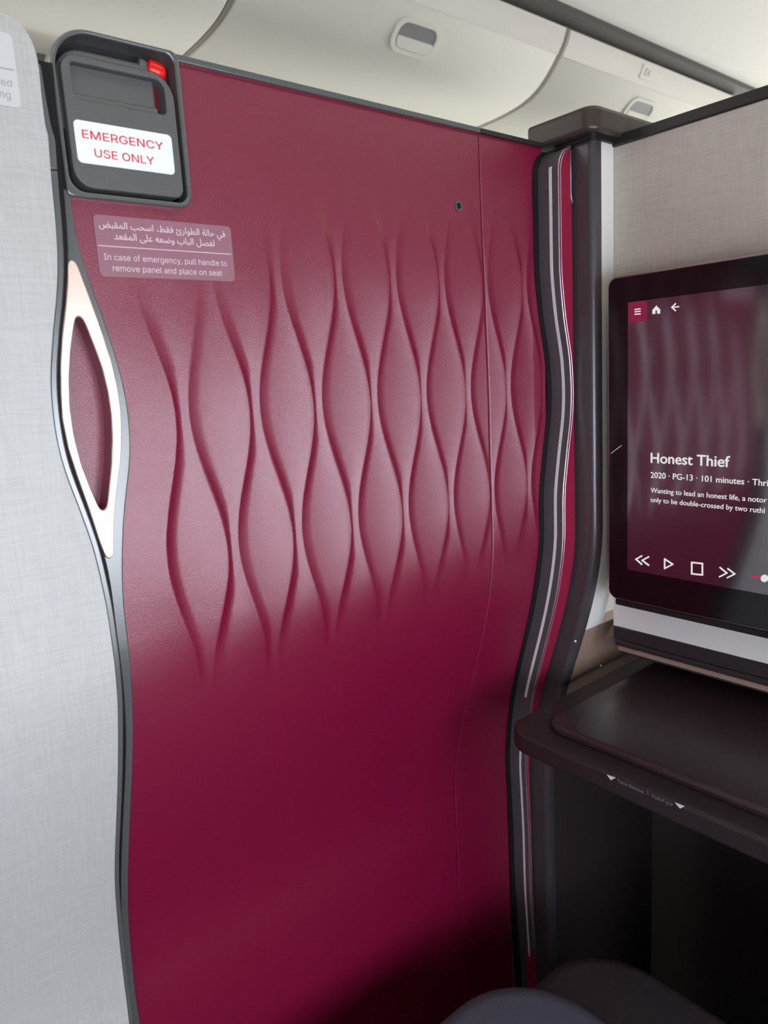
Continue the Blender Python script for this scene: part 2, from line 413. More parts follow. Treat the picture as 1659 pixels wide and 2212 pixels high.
def text(name, s, p0, p1, up, mt, parent, bold=0.0, sans=False, ext=0.0002, hscale=1.0, align='L', fitw=True, height=None, nrm=None):
    """lettering from baseline point p0 to p1 (eye-relative); up = up direction"""
    v, faces = glyphs(s, sans)
    if not len(v): return None
    p0, p1, up = Vector(p0), Vector(p1), Vector(up).normalized()
    r = p1-p0; x0, x1 = v[:,0].min(), v[:,0].max()
    sc = r.length/(x1-x0); r.normalize(); up = (up-r*up.dot(r)).normalized(); n = r.cross(up)
    sy = sc*hscale if height is None else height/max(1e-6, v[:,1].max())
    A = [p0+r*((a-x0)*sc)+up*(b*sy) for a, b, _ in v]
    k = len(A); V = [q+n*ext for q in A]      # printed ink: the letter faces only, a hair above their ground
    F = list(faces)
    if bold:                               # heavier strokes: the same letters laid over one another, a hair apart
        b = bold*sc; sh = [(0, 0), (1, 0), (-1, 0), (0, .8), (0, -.8)]
        V, F = join(*[([q+r*(i*b)+up*(j*b)+n*(0.00001*m_) for q in V], F) for m_, (i, j) in enumerate(sh)])
    return mk(name, V, F, mt, parent, smooth=0, recalc=False)

# seat row placard on the strip of the right hand bin
d_ = ray(1397, 157); best = min(np.linspace(0.003, 0.12, 400), key=lambda q: abs(binpt(q)[0][1]/binpt(q)[0][0]-d_.z/d_.y))
xp_ = d_.x/d_.y*binpt(best)[0][0]; pmp = bin_mp(xp_, best)
pk = mk('row_placard', *prism(rrect(-.034, .034, -.020, .020, .002, 2), pmp, 0.0008, 0.0028), M['bintop'], b1, smooth=30)
for s_, a_, b_ in (('E', -.016, -.004), ('K', .004, .016)):
    q0, q1, q2 = Vector(pmp(a_, -.008, .0029)), Vector(pmp(b_, -.008, .0029)), Vector(pmp(a_, .010, .0029))
    text('lettering', s_, q0, q1, q2-q0, M['ink_grey'], pk, sans=True, bold=.02, height=.018)

# Arabic letters joined by hand into their presentation forms
FORMS = {'ا':(0xFE8D,0xFE8E,None,None),'ل':(0xFEDD,0xFEDE,0xFEDF,0xFEE0),'ف':(0xFED1,0xFED2,0xFED3,0xFED4),'ي':(0xFEF1,0xFEF2,0xFEF3,0xFEF4),
 'ح':(0xFEA1,0xFEA2,0xFEA3,0xFEA4),'ة':(0xFE93,0xFE94,None,None),'ط':(0xFEC1,0xFEC2,0xFEC3,0xFEC4),'و':(0xFEED,0xFEEE,None,None),'ر':(0xFEAD,0xFEAE,None,None),
 'ئ':(0xFE89,0xFE8A,0xFE8B,0xFE8C),'ق':(0xFED5,0xFED6,0xFED7,0xFED8),'س':(0xFEB1,0xFEB2,0xFEB3,0xFEB4),'ب':(0xFE8F,0xFE90,0xFE91,0xFE92),'م':(0xFEE1,0xFEE2,0xFEE3,0xFEE4),
 'ض':(0xFEBD,0xFEBE,0xFEBF,0xFEC0),'ص':(0xFEB9,0xFEBA,0xFEBB,0xFEBC),'ع':(0xFEC9,0xFECA,0xFECB,0xFECC),'ه':(0xFEE9,0xFEEA,0xFEEB,0xFEEC),'ى':(0xFEEF,0xFEF0,None,None),
 'د':(0xFEA9,0xFEAA,None,None),'ت':(0xFE95,0xFE96,0xFE97,0xFE98)}
def arabic(s):
    out = []
    for i, c in enumerate(s):
        if c not in FORMS: out.append(c); continue
        prev = i > 0 and s[i-1] in FORMS and FORMS[s[i-1]][2] is not None
        nxt = i+1 < len(s) and s[i+1] in FORMS and FORMS[c][2] is not None
        f = FORMS[c][3 if (prev and nxt) else 1 if prev else 2 if nxt else 0]
        out.append(chr(f))
    return ''.join(reversed(out))

# ------------------------------------------------------------------ sliding door
ZTOP, ZBOT = 0.222, -1.04
DOOR_L = [(145,413),(148.5,456),(159,506),(170,557),(180,577),(197,640),(204,647),(227,714),(251,788),(266,848),(274,905),(277.5,955),(276,1005),(269,1055),(262.5,1122),(260,1189),(260,1260),(264,1320),(273,1390),(280,1486),(283,1582),(281,1654),(276,1774),(272,1894),(274,1990),(283,2086),(290,2157),(300,2211)]
GAP_R = [(134,360),(141,440),(146,500),(148,560),(142,654),(134,721),(130,788),(131,855),(134,905),(148,972),(170,1039),(194,1106),(216,1173),(229,1209),(241,1270),(256,1390),(268,1486),(273,1582),(272,1654),(266,1774),(262,1894),(264,1990),(273,2086),(280,2157),(290,2211)]
cDL = Curve(DOOR_L); cGR = Curve(GAP_R, 0.006, sig=0.006)
door = thing('sliding_door', (0.40, 0.5, -ZC+0.02), 'tall maroon quilted suite door with wavy relief and grey frame', 'door')
P2 = 0.02925
def B(k, z): return 0.326+P2*(k-5)+(1 if k % 2 else -1)*0.0090*np.cos(2*np.pi*(z+0.018)/0.205)
def relief(X, Z):
    """raised leaf pattern: each cell climbs to a crest on its right edge, then drops"""
    Hh = np.zeros_like(X)
    def amp(w): return 0.0066*np.clip(w/0.045, 0, 1.1)**0.75
    prevamp = amp(np.full_like(X, 0.03))
    # region left of the first line: a long gentle climb
    b1 = B(1, Z); t = np.clip((X-(b1-0.06))/0.06, 0, 1); Hh = np.where(X < b1, prevamp*t**1.6, Hh)
    for k in range(1, 17):
        a, b = B(k, Z), B(k+1, Z); wd = b-a; A1 = amp(wd)
        A0 = prevamp if k == 1 else amp(a-B(k-1, Z))
        dd = np.minimum(0.0105, wd*0.55)
        t = np.clip((X-a)/dd, 0, 1); fall = A0*(1-t)**1.75
        u = np.clip((X-a-dd*0.2)/(wd-dd*0.2), 0, 1); rise = A1*(u**1.9)
        # round the crest
        c = np.clip((u-0.90)/0.10, 0, 1); rise = rise-A1*0.06*c*c
        A0c = A0*0.90
        h = fall*0.94+rise
        Hh = np.where((X >= a) & (X < b), h, Hh)
    top = np.interp(X, [0.18, 0.25, 0.31, 0.36, 0.7], [0.075, 0.085, 0.130, 0.165, 0.160])
    bot = np.interp(X, [0.18, 0.3, 0.5, 0.7], [-0.235, -0.245, -0.225, -0.20])
    e = np.clip((top-Z)/0.105, 0, 1); e = e*e*(3-2*e); g = np.clip((Z-bot)/0.10, 0, 1); g = g*g*(3-2*g)
    right = np.clip((0.645-X)/0.03, 0, 1)
    return Hh*e*g*right
def door_sheet(name, xl, xr, z0, z1, nx, nz, mt, parent, lip=0.001):
    zs = np.linspace(z0, z1, nz); tt = np.linspace(0, 1, nx)
    V = np.zeros((nz, nx, 3))
    for i, z in enumerate(zs):
        a, b = float(xl(z)), float(xr(z)); x = a+(b-a)*tt
        V[i,:,0] = x; V[i,:,2] = z
    h = relief(V[...,0], V[...,2])
    edge = np.minimum(np.abs(V[...,0]-V[:, :1, 0]), np.abs(V[...,0]-V[:, -1:, 0]))
    h = h-0.0014*np.clip(1-edge/lip, 0, 1)**2
    V[...,1] = D+G(V[...,2])-h
    n = nx*nz; ve = V.reshape(-1, 3)
    idx = np.arange(n).reshape(nz, nx)
    F = [(a, b, c, d) for a, b, c, d in zip(idx[:-1,:-1].ravel(), idx[:-1,1:].ravel(), idx[1:,1:].ravel(), idx[1:,:-1].ravel())]
    # back face and rim
    rim = list(idx[0,:])+list(idx[1:,-1])+list(idx[-1,-2::-1])+list(idx[-2:0:-1,0])
    back = [(ve[i][0], D+float(G(ve[i][2]))+0.018, ve[i][2]) for i in rim]
    allv = [tuple(p) for p in ve]+back; m_ = len(rim)
    F += [(rim[i], n+i, n+(i+1) % m_, rim[(i+1) % m_]) for i in range(m_)]
    return mk(name, allv, F, mt, parent, smooth=60)
XS = 0.547
LB = 0.1265                                # height of the lower side of the emergency latch
door_sheet('door_panel', cDL, lambda z: XS-0.0004, ZBOT, LB, 640, 380, M['maroon'], door)
door_sheet('door_panel', lambda z: 0.2445, lambda z: XS-0.0004, LB, ZTOP-0.003, 420, 60, M['maroon'], door)
door_sheet('door_edge_panel', lambda z: XS+0.0005, lambda z: 0.6395, ZBOT, ZTOP-0.003, 150, 380, M['maroon'], door)
mk('door_core', *strip(lambda z: float(cDL(z))+0.004 if z < LB else 0.25, lambda z: 0.6395, ZBOT, ZTOP-0.004, -0.010, -0.024, 120), M['black'], door)
# top rail, in two lengths meeting above the seam
mk('top_rail', *prism(rrect(0.2445, XS-0.0005, ZTOP-0.0035, ZTOP+0.001, .0008, 2), doormp, 0.003, -0.024), M['frame'], door, bevel=0.0008)
mk('top_rail', *prism(rrect(XS+0.0003, 0.6395, ZTOP-0.0035, ZTOP+0.001, .0008, 2), doormp, 0.003, -0.024), M['rail'], door, bevel=0.0008)
# left stile: grey metal between the black gap and the maroon panel (from the latch down to the floor)
HT = [(146,560),(160,560)]
def frameL(z): return cGR(z)

# pull handle: rose gold leaf with a recess
HO = [(146,561),(150,560),(160,560.5),(163,564),(167,573.5),(194,644),(217,707),(241,781),(254,838),(261,888),(262.5,938),(261,988.5),(254,1045),(248,1096),(245,1156),(243.5,1204),(241,1209),(231,1209),(216,1173),(194,1106),(170,1039),(148,972),(134,905),(131,855),(130,788),(134,721),(142,654),(146,600)]
HI = [(162,687),(168,681),(176.5,684),(184,697),(204,748),(221,794),(234,848),(241,898),(243,948),(241,1005),(236,1055),(232,1092),(227,1104),(219,1104),(212,1094),(194,1052),(174,998.6),(159,938),(151,881),(149,821),(152,761),(157,721)]
def loop(px, off, n, sm):
    q = np.array([(p.x, p.z) for p in (on(a, b, off) for a, b in px)])
    return smoothloop(resample(q, n), sm)
NO = 240
ho = loop(HO, 0.007, NO, 3); hi = loop(HI, 0.007, NO, 5)
# align the two loops by angle so that the ring is clean
c = hi.mean(0)
def byheight(L, n):
    """left/right sides as functions so both loops start at their top point"""
    i = int(np.argmax(L[:,1])); L = np.roll(L, -i, axis=0)
    if L[5,0] < L[0,0]: L = np.roll(L[::-1], 1, axis=0)
    return L
ho = byheight(ho, NO); hi = byheight(hi, NO)
# match halves: top->bottom and bottom->top
def halves(L, n):
    j = int(np.argmin(L[:,1])); a = L[:j+1]; b = np.vstack([L[j:], L[:1]])
    def rs(q, m):
        s = np.r_[0, np.cumsum(np.linalg.norm(np.diff(q, axis=0), axis=1))]; t = np.linspace(0, s[-1], m, endpoint=False)
        return np.c_[np.interp(t, s, q[:,0]), np.interp(t, s, q[:,1])]
    return np.vstack([rs(a, n//2), rs(b, n//2)])
ho = halves(ho, NO); hi = halves(hi, NO)
hd = mk('pull_handle', *ring(ho, hi, doormp, 0.0075, -0.012), M['gold'], door, bevel=0.0007, seg=2)
# recess: dark wall ring and sloping maroon bottom
mk('recess_wall', *ring(hi*1.0+0*hi, (hi-hi.mean(0))*0.995+hi.mean(0), doormp, 0.006, -0.0118), M['maroon'], hd, smooth=60)
V, F = prism([tuple(p) for p in (hi-hi.mean(0))*1.02+hi.mean(0)], lambda a, b, d: (a, D-d+float(G(b)), b), -0.0085, -0.0118)
mk('recess_floor', V, F, M['maroon'], hd, smooth=60)
rt = ho[:NO//2+1]                              # right side of the handle, top to bottom
hz1, hz0 = float(rt[:,1].max()), float(rt[:,1].min())
def frameL2(z):
    x = np.interp(z, rt[::-1,1], rt[::-1,0])-0.002
    return x if hz0+0.004 < z < hz1-0.002 else cGR(z)
mk('side_frame', *strip(frameL2, lambda z: cDL(z)+0.0006, ZBOT, 0.1275, 0.0035, -0.022, 420), M['frame'], door, bevel=0.0010, seg=3)
# emergency latch: frame, bed, plate, knob, sign
lf = mk('latch_frame', *ring(rrect(0.1625, 0.2475, 0.1235, 0.2235, (.006, .026, .003, .010), 10), rrect(0.1652, 0.2440, 0.1268, 0.2208, (.007, .024, .010, .007), 10), doormp, 0.005, -0.012), M['frame'], door, bevel=0.0012, seg=3)
mk('latch_bed', *prism(rrect(0.164, 0.2445, 0.1255, 0.2215, (.006, .024, .008, .008), 8), doormp, -0.010, -0.018), M['black'], lf, smooth=30)
mk('latch_shoulder', *prism(rrect(0.1665, 0.2305, 0.165, 0.2135, (.002, .018, .002, .002), 8), doormp, -0.001, -0.010), M['latch'], lf, bevel=0.002, seg=3)
mk('red_backing', *prism(rrect(0.2310, 0.2432, 0.150, 0.2200, (.004, .001, .001, .001), 4), doormp, -0.0075, -0.012), M['redpaint'], lf, smooth=30)
# plate with a real finger recess: ring + bed
OP = rrect(0.1682, 0.2412, 0.1295, 0.2075, (.016, .010, .012, .006), 10)
IP = rrect(0.1742, 0.2348, 0.1822, 0.2030, (.006, .0025, .006, .003), 10)
lp = mk('latch_plate', *ring(OP, IP, doormp, 0.005, -0.008), M['latch'], door, bevel=0.0012, seg=3)
mk('finger_ledge', *prism(rrect(0.1735, 0.2300, 0.1805, 0.1860, .001, 3), doormp, 0.0022, -0.006), M['latch'], lp, smooth=30, bevel=0.0008)
mk('finger_recess', *prism(rrect(0.1735, 0.2280, 0.1850, 0.2035, .002, 3), doormp, -0.002, -0.007), M['latch'], lp, smooth=30, bevel=0.0006)
mk('recess_slot', *prism(rrect(0.2285, 0.2353, 0.1815, 0.2035, .001, 3), doormp, -0.0065, -0.008), M['redpaint'], lp, smooth=30)
kc = on(345, 146, 0.0)
def cyl(p, q, r, seg=20, tip=0.3):
    p, q = Vector(p), Vector(q); a = (q-p).normalized(); u = a.orthogonal().normalized(); v = a.cross(u); V = []
    prof = [(0, 0.75), (0.1, 1.0), (1-tip, 1.0), (1-tip*.35, 0.86), (1, 0.5)]
    for t, s in prof:
        for k in range(seg):
            an = 2*math.pi*k/seg; V.append(p+(q-p)*t+(u*math.cos(an)+v*math.sin(an))*r*s)
    n = len(prof); F = [(i*seg+k, i*seg+(k+1) % seg, (i+1)*seg+(k+1) % seg, (i+1)*seg+k) for i in range(n-1) for k in range(seg)]
    F += [tuple(range(seg)), tuple((n-1)*seg+k for k in range(seg))]
    return V, F
kb = mk('release_knob', *cyl((0.2275, D+0.004, 0.2130), (0.2400, D+0.004, 0.2100), 0.0058), M['red'], door, smooth=50)
mk('knob_stem', *cyl((0.2215, D+0.004, 0.2140), (0.2277, D+0.004, 0.2130), 0.0040), M['latch'], kb, smooth=50)
sg = mk('emergency_sign', *prism(rrect(0.1715, 0.2358, 0.1440, 0.1692, .003, 6), doormp, 0.0057, 0.0049), M['sign'], door, smooth=30)
UPZ = (0, 0, 1)
def onl(px, py, off): return at(px, py, 1, D-off)
def dt(name, s, a, b, off, mt, parent, **k):
    p0, p1 = onl(*a, off), onl(*b, off)
    zz = (p0.z+p1.z)/2; p0.z = p1.z = zz
    return text(name, s, p0, p1, UPZ, mt, parent, sans=not any(ord(c) > 0x600 for c in s), **k)
dt('lettering', 'EMERGENCY', (178, 296), (352.7, 326), 0.0058, M['ink_red'], sg, bold=0.006, height=onl(177, 278, .0058).z-onl(178, 296, .0058).z)
dt('lettering', 'USE ONLY', (205, 337), (333.4, 358), 0.0058, M['ink_red'], sg, bold=0.006, height=onl(177, 278, .0058).z-onl(178, 296, .0058).z)
# instruction sticker
st = mk('instruction_sticker', *prism(rrect(0.1782, 0.2772, 0.0762, 0.1148, .003, 6), doormp, 0.0006, -0.0002), M['sticker'], door, smooth=30)
dt('lettering', 'In case of emergency, pull handle to', (225, 560), (490, 576), 0.0007, M['ink_pale'], st, bold=0.002)
dt('lettering', 'remove panel and place on seat', (244, 584.5), (480, 597), 0.0007, M['ink_pale'], st, bold=0.002)
dt('lettering', arabic('في حالة الطوارئ فقط، اسحب المقبض'), (213.6, 491), (486, 512), 0.0007, M['ink_pale'], st, bold=0.012)
dt('lettering', arabic('لفصل الباب وضعه على المقعد'), (247, 516), (463.6, 533), 0.0007, M['ink_pale'], st, bold=0.012)
zd = (onl(211.5, 530, 0).z+onl(498.5, 550.7, 0).z)/2
mk('divider_line', *prism(rrect(onl(211.5, 530, 0).x, onl(498.5, 550.7, 0).x, zd-.0002, zd+.0003, .0001, 1), doormp, 0.0009, 0.0004), M['ink_pale'], st, smooth=0)
# key hole
kp = on(990, 445)
hexo = [(kp.x+0.0048*math.cos(math.pi/3*i+.5), kp.z+0.0050*math.sin(math.pi/3*i+.5)) for i in range(6)]
hexi = [(kp.x+0.0032*math.cos(math.pi/3*i+.5), kp.z+0.0034*math.sin(math.pi/3*i+.5)) for i in range(6)]
kh = mk('key_socket', *ring(hexo, hexi, doormp, 0.0008, -0.001), M['frame'], door, smooth=0)
mk('socket_hole', *prism(hexi, doormp, 0.0002, -0.0005), M['gapblack'], kh, smooth=0)

# ------------------------------------------------------------------ left shell panel
PT = [(104,290),(111,388),(118,456),(122,506),(125,557),(124.6,600),(122.6,640),(115,704),(108.5,804),(108.5,838),(113,888),(122,955),(140,1022),(167,1089),(189,1149),(204,1193),(219,1260),(230,1308),(245,1414),(254,1510),(255,1606),(253,1726),(248,1846),(248,1918),(254,1990),(264,2086),(273,2157),(279,2211)]
PTR = [(110,290),(122,388),(129,456),(133,506),(136,557),(136,600),(134,640),(129,704),(121,788),(120,838),(125,888),(139,955),(160,1022),(185,1096),(204,1156),(217,1216),(224,1260),(238,1330),(252,1430),(261,1510),(263,1606),(261,1726),(256,1846),(256,1918),(262,1990),(272,2086),(280,2157),(287,2211)]
OFFP = 0.018
cPL = Curve(PT, OFFP); cPR = Curve(PTR, OFFP)
# top corner outline (traced) joins the wavy edge
TOPC = [(0,27),(22,33),(44,44),(64,71),(76,98),(84,135),(89,203),(98,270)]
tc = [onl(a, b, OFFP) for a, b in TOPC]
shell = thing('shell_panel', (0.02, 0.48, -ZC+0.02), 'silver grey cloth covered side panel with wavy edge left of the maroon door', 'panel')
zj = float(onl(98, 270, OFFP).z)
zs = np.linspace(zj-0.006, ZBOT, 220)
def shell_loop(ins=0.0, curve=cPL):
    pts = [(-0.45, ZBOT), (-0.45, tc[0].z-ins), (0.05, tc[0].z-ins)]
    top = resample([(p.x, p.z) for p in tc], 60)[:44]
    q = [(p.x, p.z) for p in tc]
    s = np.r_[0, np.cumsum([math.dist(q[i], q[i+1]) for i in range(len(q)-1)])]
    t = np.linspace(0, s[-1], 40)
    q = np.array([(np.interp(v, s, [a for a, _ in q]), np.interp(v, s, [b for _, b in q])) for v in t])
    for _ in range(30): q[1:-1] = .25*q[:-2]+.5*q[1:-1]+.25*q[2:]
    pts += [(a, b) for a, b in q]+[(float(curve(z)), z) for z in zs]
    return pts
def bent_plate(name, lp, d0, d1, mt, parent, bevel):
    """plate following the bulge: rows across at the outline's heights"""
    edge = [p for p in lp if p[0] > 0.049]
    edge = sorted(edge, key=lambda p: p[1]); nx = 14; V = []; F = []
    for a, b in edge:
        xs = np.linspace(-0.45, a, nx)
        # the edge is rolled over softly
        for x in xs: V.append(doormp(x, b, d0))
        for x in xs[::-1]: V.append(doormp(x, b, d1))
    c = 2*nx
    for i in range(len(edge)-1):
        for k in range(c): F.append((i*c+k, i*c+(k+1) % c, (i+1)*c+(k+1) % c, (i+1)*c+k))
    F += [tuple(range(c)), tuple((len(edge)-1)*c+k for k in range(c-1, -1, -1))]
    return mk(name, V, F, mt, parent, smooth=40, bevel=bevel, seg=3)
lp0 = [p for p in shell_loop() if p[0] > 0.049]
# keep heights strictly ordered
bent_plate('shell_cloth', lp0, OFFP, 0.0085, M['shell'], shell, 0.0015)
# grey trim that runs along the edge
zt0 = ZBOT; ztt = float(tc[5].z)
def eL(z):
    q = sorted([(b, a) for a, b in lp0]); return np.interp(z, [b for b, _ in q], [a for _, a in q])
def eR(z):
    wdt = np.interp(z, [ZBOT, -.3, -.1, 0.15, ztt], [.0040, .0040, .0045, .0042, .0015])
    return eL(z)+wdt
mk('edge_trim', *strip(lambda z: eL(z)+0.0002, eR, zt0, float(onl(111, 366, OFFP).z), OFFP-0.001, 0.0085, 240), M['frame'], shell, bevel=0.0008)
mk('edge_trim', *strip(lambda z: eL(z)+0.0002, eR, float(onl(111, 364, OFFP).z), ztt, OFFP-0.001, 0.0085, 60), M['frame'], shell, bevel=0.0008)
mk('black_gap_strip', *strip(lambda z: max(float(eR(z))-0.004, float(cGR(z))-0.012), lambda z: min(float(cGR(z)), 0.1635)-0.0003, ZBOT, 0.199, 0.0062, -0.022, 300), M['gapblack'], door)  # black strip filling the gap between shell trim and handle
ss = mk('shell_sticker', *prism(rrect(0.02, float(onl(44, 220, OFFP).x), float(onl(30, 232, OFFP).z), float(onl(25, 75, OFFP).z), .003, 6), doormp, OFFP+0.0006, OFFP-0.0002), M['shellsticker'], shell, smooth=30)
def st_text(s, a, b): 
    return dt('lettering', s, a, b, OFFP+0.0007, M['ink_grey'], ss, bold=0.0)
st_text('ied', (-2, 184), (26, 187)); st_text('ng', (0, 209), (24, 215))
za = float(onl(15, 150, OFFP).z)
mk('divider_line', *prism(rrect(0.06, float(onl(30, 154, OFFP).x), za-.0003, za+.0003, .0001, 1), doormp, OFFP+0.0009, OFFP+.0004), M['ink_grey'], ss, smooth=0)

# ------------------------------------------------------------------ door jamb on the right
JF = [(1161,349.5),(1163,477),(1165,596),(1174,690),(1188,776),(1192,844),(1191,898),(1183,966),(1174,1061),(1175,1146),(1168,1231),(1152,1326),(1133,1408),(1117,1476),(1111,1511),(1106,1557),(1102,1611),(1104,1693),(1109,1787),(1111,1866),(1113,1916),(1125,2089)]
cJ = Curve(JF, 0.001, sig=0.01)
JY = 0.026
jamb = thing('door_jamb', (0.64, 0.49, -ZC+0.02), 'maroon and dark grey wavy door jamb with bright edge lines beside the corner post', 'door jamb')
JT = 0.217
def jx(z): return cJ(z)+0.0
def jtop(z):                                  # shoulder: rounds to the right at the top
    r = 0.026; t = np.clip((z-(JT-r))/r, 0, 1); return jx(z)+0.026*(1-np.sqrt(np.clip(1-t*t, 0, 1)))
def strip2(f0, f1, g0, g1, z0, z1, n=220, mp=doormp):
    """band whose front edge runs between f0..f1 (x functions) and depths g0..g1"""
    return strip(f0, f1, z0, z1, g0, g1, n, mp)
mk('jamb_side', *strip(jtop, lambda z: jtop(z)+0.002+0*z, ZBOT, JT, JY-0.0015, -0.004, 260), M['jambgrey'], jamb, smooth=50)
mk('jamb_face', *strip(lambda z: jtop(z)+0.0022, lambda z: 0.6525+0*z, ZBOT, JT, JY, JY-0.012, 260), M['maroon_flat'], jamb, smooth=50)
mk('gap_shade_strip', *strip(lambda z: jtop(z)-0.0075, lambda z: jtop(z)+0.001, ZBOT, JT-0.002, 0.0012, -0.004, 240), M['gapblack'], jamb, smooth=50)  # black strip painting in the shadow gap between door and jamb
# bright lines (stand a little proud of the dark side)
def side_line(name, y_off, wdt, proud, mt, z0, z1, n=240):
    Z = np.linspace(z0, z1, n); V = []; F = []
    for z in Z:
        x = float(jtop(z)); y = D+float(G(z))-y_off
        V += [(x-proud, y, z), (x-proud, y-wdt, z), (x+0.001, y-wdt, z), (x+0.001, y, z)]
    for i in range(n-1):
        for k in range(4): F.append((i*4+k, i*4+(k+1) % 4, (i+1)*4+(k+1) % 4, (i+1)*4+k))
    F += [(0,1,2,3), ((n-1)*4+3, (n-1)*4+2, (n-1)*4+1, (n-1)*4)]
    return mk(name, V, F, mt, jamb, smooth=50)
side_line('satin_stripe', 0.0150, 0.0034, 0.0004, M['silverstripe'], -0.385, 0.196)
side_line('satin_stripe', 0.0165, 0.0028, 0.0004, M['silverstripe'], ZBOT, -0.425)
def edge_tube(name, dx, off, r, mt, z0=ZBOT, z1=JT-0.001, over=True):
    pts = [(float(jtop(z))+dx, D+float(G(z))-off, z) for z in np.linspace(z0, z1, 260)]
    return mk(name, *tube(pts, r, 8), mt, jamb, smooth=180)
edge_tube('bright_edge', 0.0012, JY-0.0006, 0.0008, M['chrome'])
edge_tube('bright_edge', 0.0042, JY-0.0002, 0.0006, M['chrome'])
mk('strike_trim', *tube([(0.6510, D-JY-.0005, 0.212), (0.6510, D-JY-.0005, 0.168), (0.6530, D-JY-.0005, 0.162)], 0.0008, 8), M['chrome'], jamb, smooth=180)

# ------------------------------------------------------------------ corner post with cap
XP, YP, XW = 0.6570, 0.0495, 0.691          # post left face, front depth, wall plane
post = thing('corner_post', (0.67, 0.47, -ZC+0.02), 'dark bronze corner post with overhanging cap between the maroon door and the screen wall', 'post')
def vprism(loop, z0, z1, n=120):             # loop of (x, depth towards the seat)
    Z = np.linspace(z0, z1, n); c = len(loop); V = []; F = []
    for z in Z: V += [(x, D-d+float(G(z)), z) for x, d in loop]
    for i in range(n-1):
        for k in range(c): F.append((i*c+k, i*c+(k+1) % c, (i+1)*c+(k+1) % c, (i+1)*c+k))
    return V, F+[tuple(range(c)), tuple((n-1)*c+k for k in range(c-1, -1, -1))]
r = 0.0075
pl = [(XP, -0.02)]+[(XP+r-r*math.cos(t), YP-r+r*math.sin(t)) for t in np.linspace(0, math.pi/2, 10)]+[(XP+0.0125, YP), (XP+0.0125, -0.02)]
mk('post_profile', *vprism(pl, ZBOT, 0.2195), M['post'], post, smooth=50)
mk('pale_panel', *vprism([(XP+0.0128, YP-0.0005), (XW+0.012, YP-0.0005), (XW+0.012, YP-0.02), (XP+0.0128, YP-0.02)], -0.2965, 0.2165), M['pale'], post, smooth=50)
mk('brown_panel', *vprism([(XP+0.0128, YP-0.0005), (0.90, YP-0.0005), (0.90, YP-0.02), (XP+0.0128, YP-0.02)], -0.3960, -0.2970), M['brown'], post, smooth=50)
mk('shaded_brown_panel', *vprism([(XP+0.0128, YP-0.0005), (0.90, YP-0.0005), (0.90, YP-0.02), (XP+0.0128, YP-0.02)], ZBOT, -0.3964), M['footwell'], post, smooth=50)  # lower brown panel, coloured dark for the shade under the table
for px, py in ((1243, 1385), (1298, 1438)):
    p = at(px, py, 1, D-YP+float(G(-.3))*0.6)
    p = at(px, py, 1, D-YP+float(G(p.z)))
    mk('screw_head', *cyl((p.x, p.y+0.001, p.z), (p.x, p.y-0.001, p.z), 0.0012, 10), M['silverstripe'], post, smooth=50)
capl = rrect(0.6405, 0.80, 0.4395, 0.520, (.004, .004, .014, .004), 8)     # (x, y)
mk('cap', *prism(capl, lambda a, b, d: (a, b, d), 0.2210, 0.2440), M['cap'], post, bevel=0.0045, seg=5)
mk('cap_underside', *prism(rrect(0.6515, 0.79, 0.447, 0.497, .006, 4), lambda a, b, d: (a, b, d), 0.2165, 0.2212), M['black'], post, smooth=30)

# ------------------------------------------------------------------ screen wall
def slab(xw, y0, y1, z0, z1, d0, d1=-0.02, r=.0005): return prism([(y0, z0), (y1, z0), (y1, z1), (y0, z1)], wallmp(xw), d0, d1)
struct('wall_front', *slab(XW, -0.45, D-YP+0.001, -0.29, 0.2135, 0.0), M['cloth'], smooth=0)
tr = mk('wall_top_rail', *slab(XW, -0.45, D-YP+0.001, 0.2137, 0.2245, 0.0022, -0.024), M['rail'], None, bevel=0.0015)
tag(tr, 'dark rail along the top of the taupe cloth screen wall', 'rail')
# a pale skirting below the monitor and the dark ledge over the foot recess
sk = mk('skirting_strip', *slab(XW, -0.45, D-YP, -0.2895, -0.2500, 0.0015, 0.0002), M['pale'], None, smooth=0)
tag(sk, 'pale grey strip on the wall below the monitor', 'trim')
lg = thing('wall_ledge', (0.68, 0.15, -0.32), 'dark ledge with a brown lower lip running under the monitor above the table', 'ledge')
mk('ledge_band', *slab(XW, -0.45, D-YP-0.001, -0.3045, -0.2900, 0.0035, -0.06), M['ledge'], lg, bevel=0.001)
mk('ledge_edge', *slab(XW, -0.45, D-YP-0.004, -0.3105, -0.3040, 0.0065, -0.06), M['ledge'], lg, bevel=0.0022, seg=4)
mk('ledge_lip', *slab(XW, -0.45, D-YP-0.006, -0.3180, -0.3107, 0.0030, -0.06), M['brown'], lg, bevel=0.0015)

# ------------------------------------------------------------------ monitor
XM = 0.651
mon = thing('seat_monitor', (0.665, 0.17, -0.25), 'large black wall mounted monitor showing a film page with white lettering', 'monitor')
mp = wallmp(XM)
Y1, Y0, Z0, Z1 = 0.4320, -0.10, -0.2440, 0.0835
mk('monitor_body', *prism(rrect(Y0, Y1, Z0, Z1, .010, 8), mp, -0.0010, -0.020), M['bezeledge'], mon, bevel=0.0012, seg=3)
mk('bezel_glass', *prism(rrect(Y0+.0018, Y1-.0018, Z0+.0018, Z1-.0018, .009, 8), mp, 0.0004, -0.002), M['bezel'], mon, bevel=0.0004)
mk('rear_mount', *prism(rrect(-0.02, 0.35, -0.20, 0.05, .01, 4), mp, -0.019, -0.042), M['black'], mon, smooth=30)
dsp = mk('display', *prism(rrect(-0.068, 0.4085, -0.2090, 0.0575, .0003, 1), mp, 0.0007, 0.0), M['display'], mon, smooth=0)
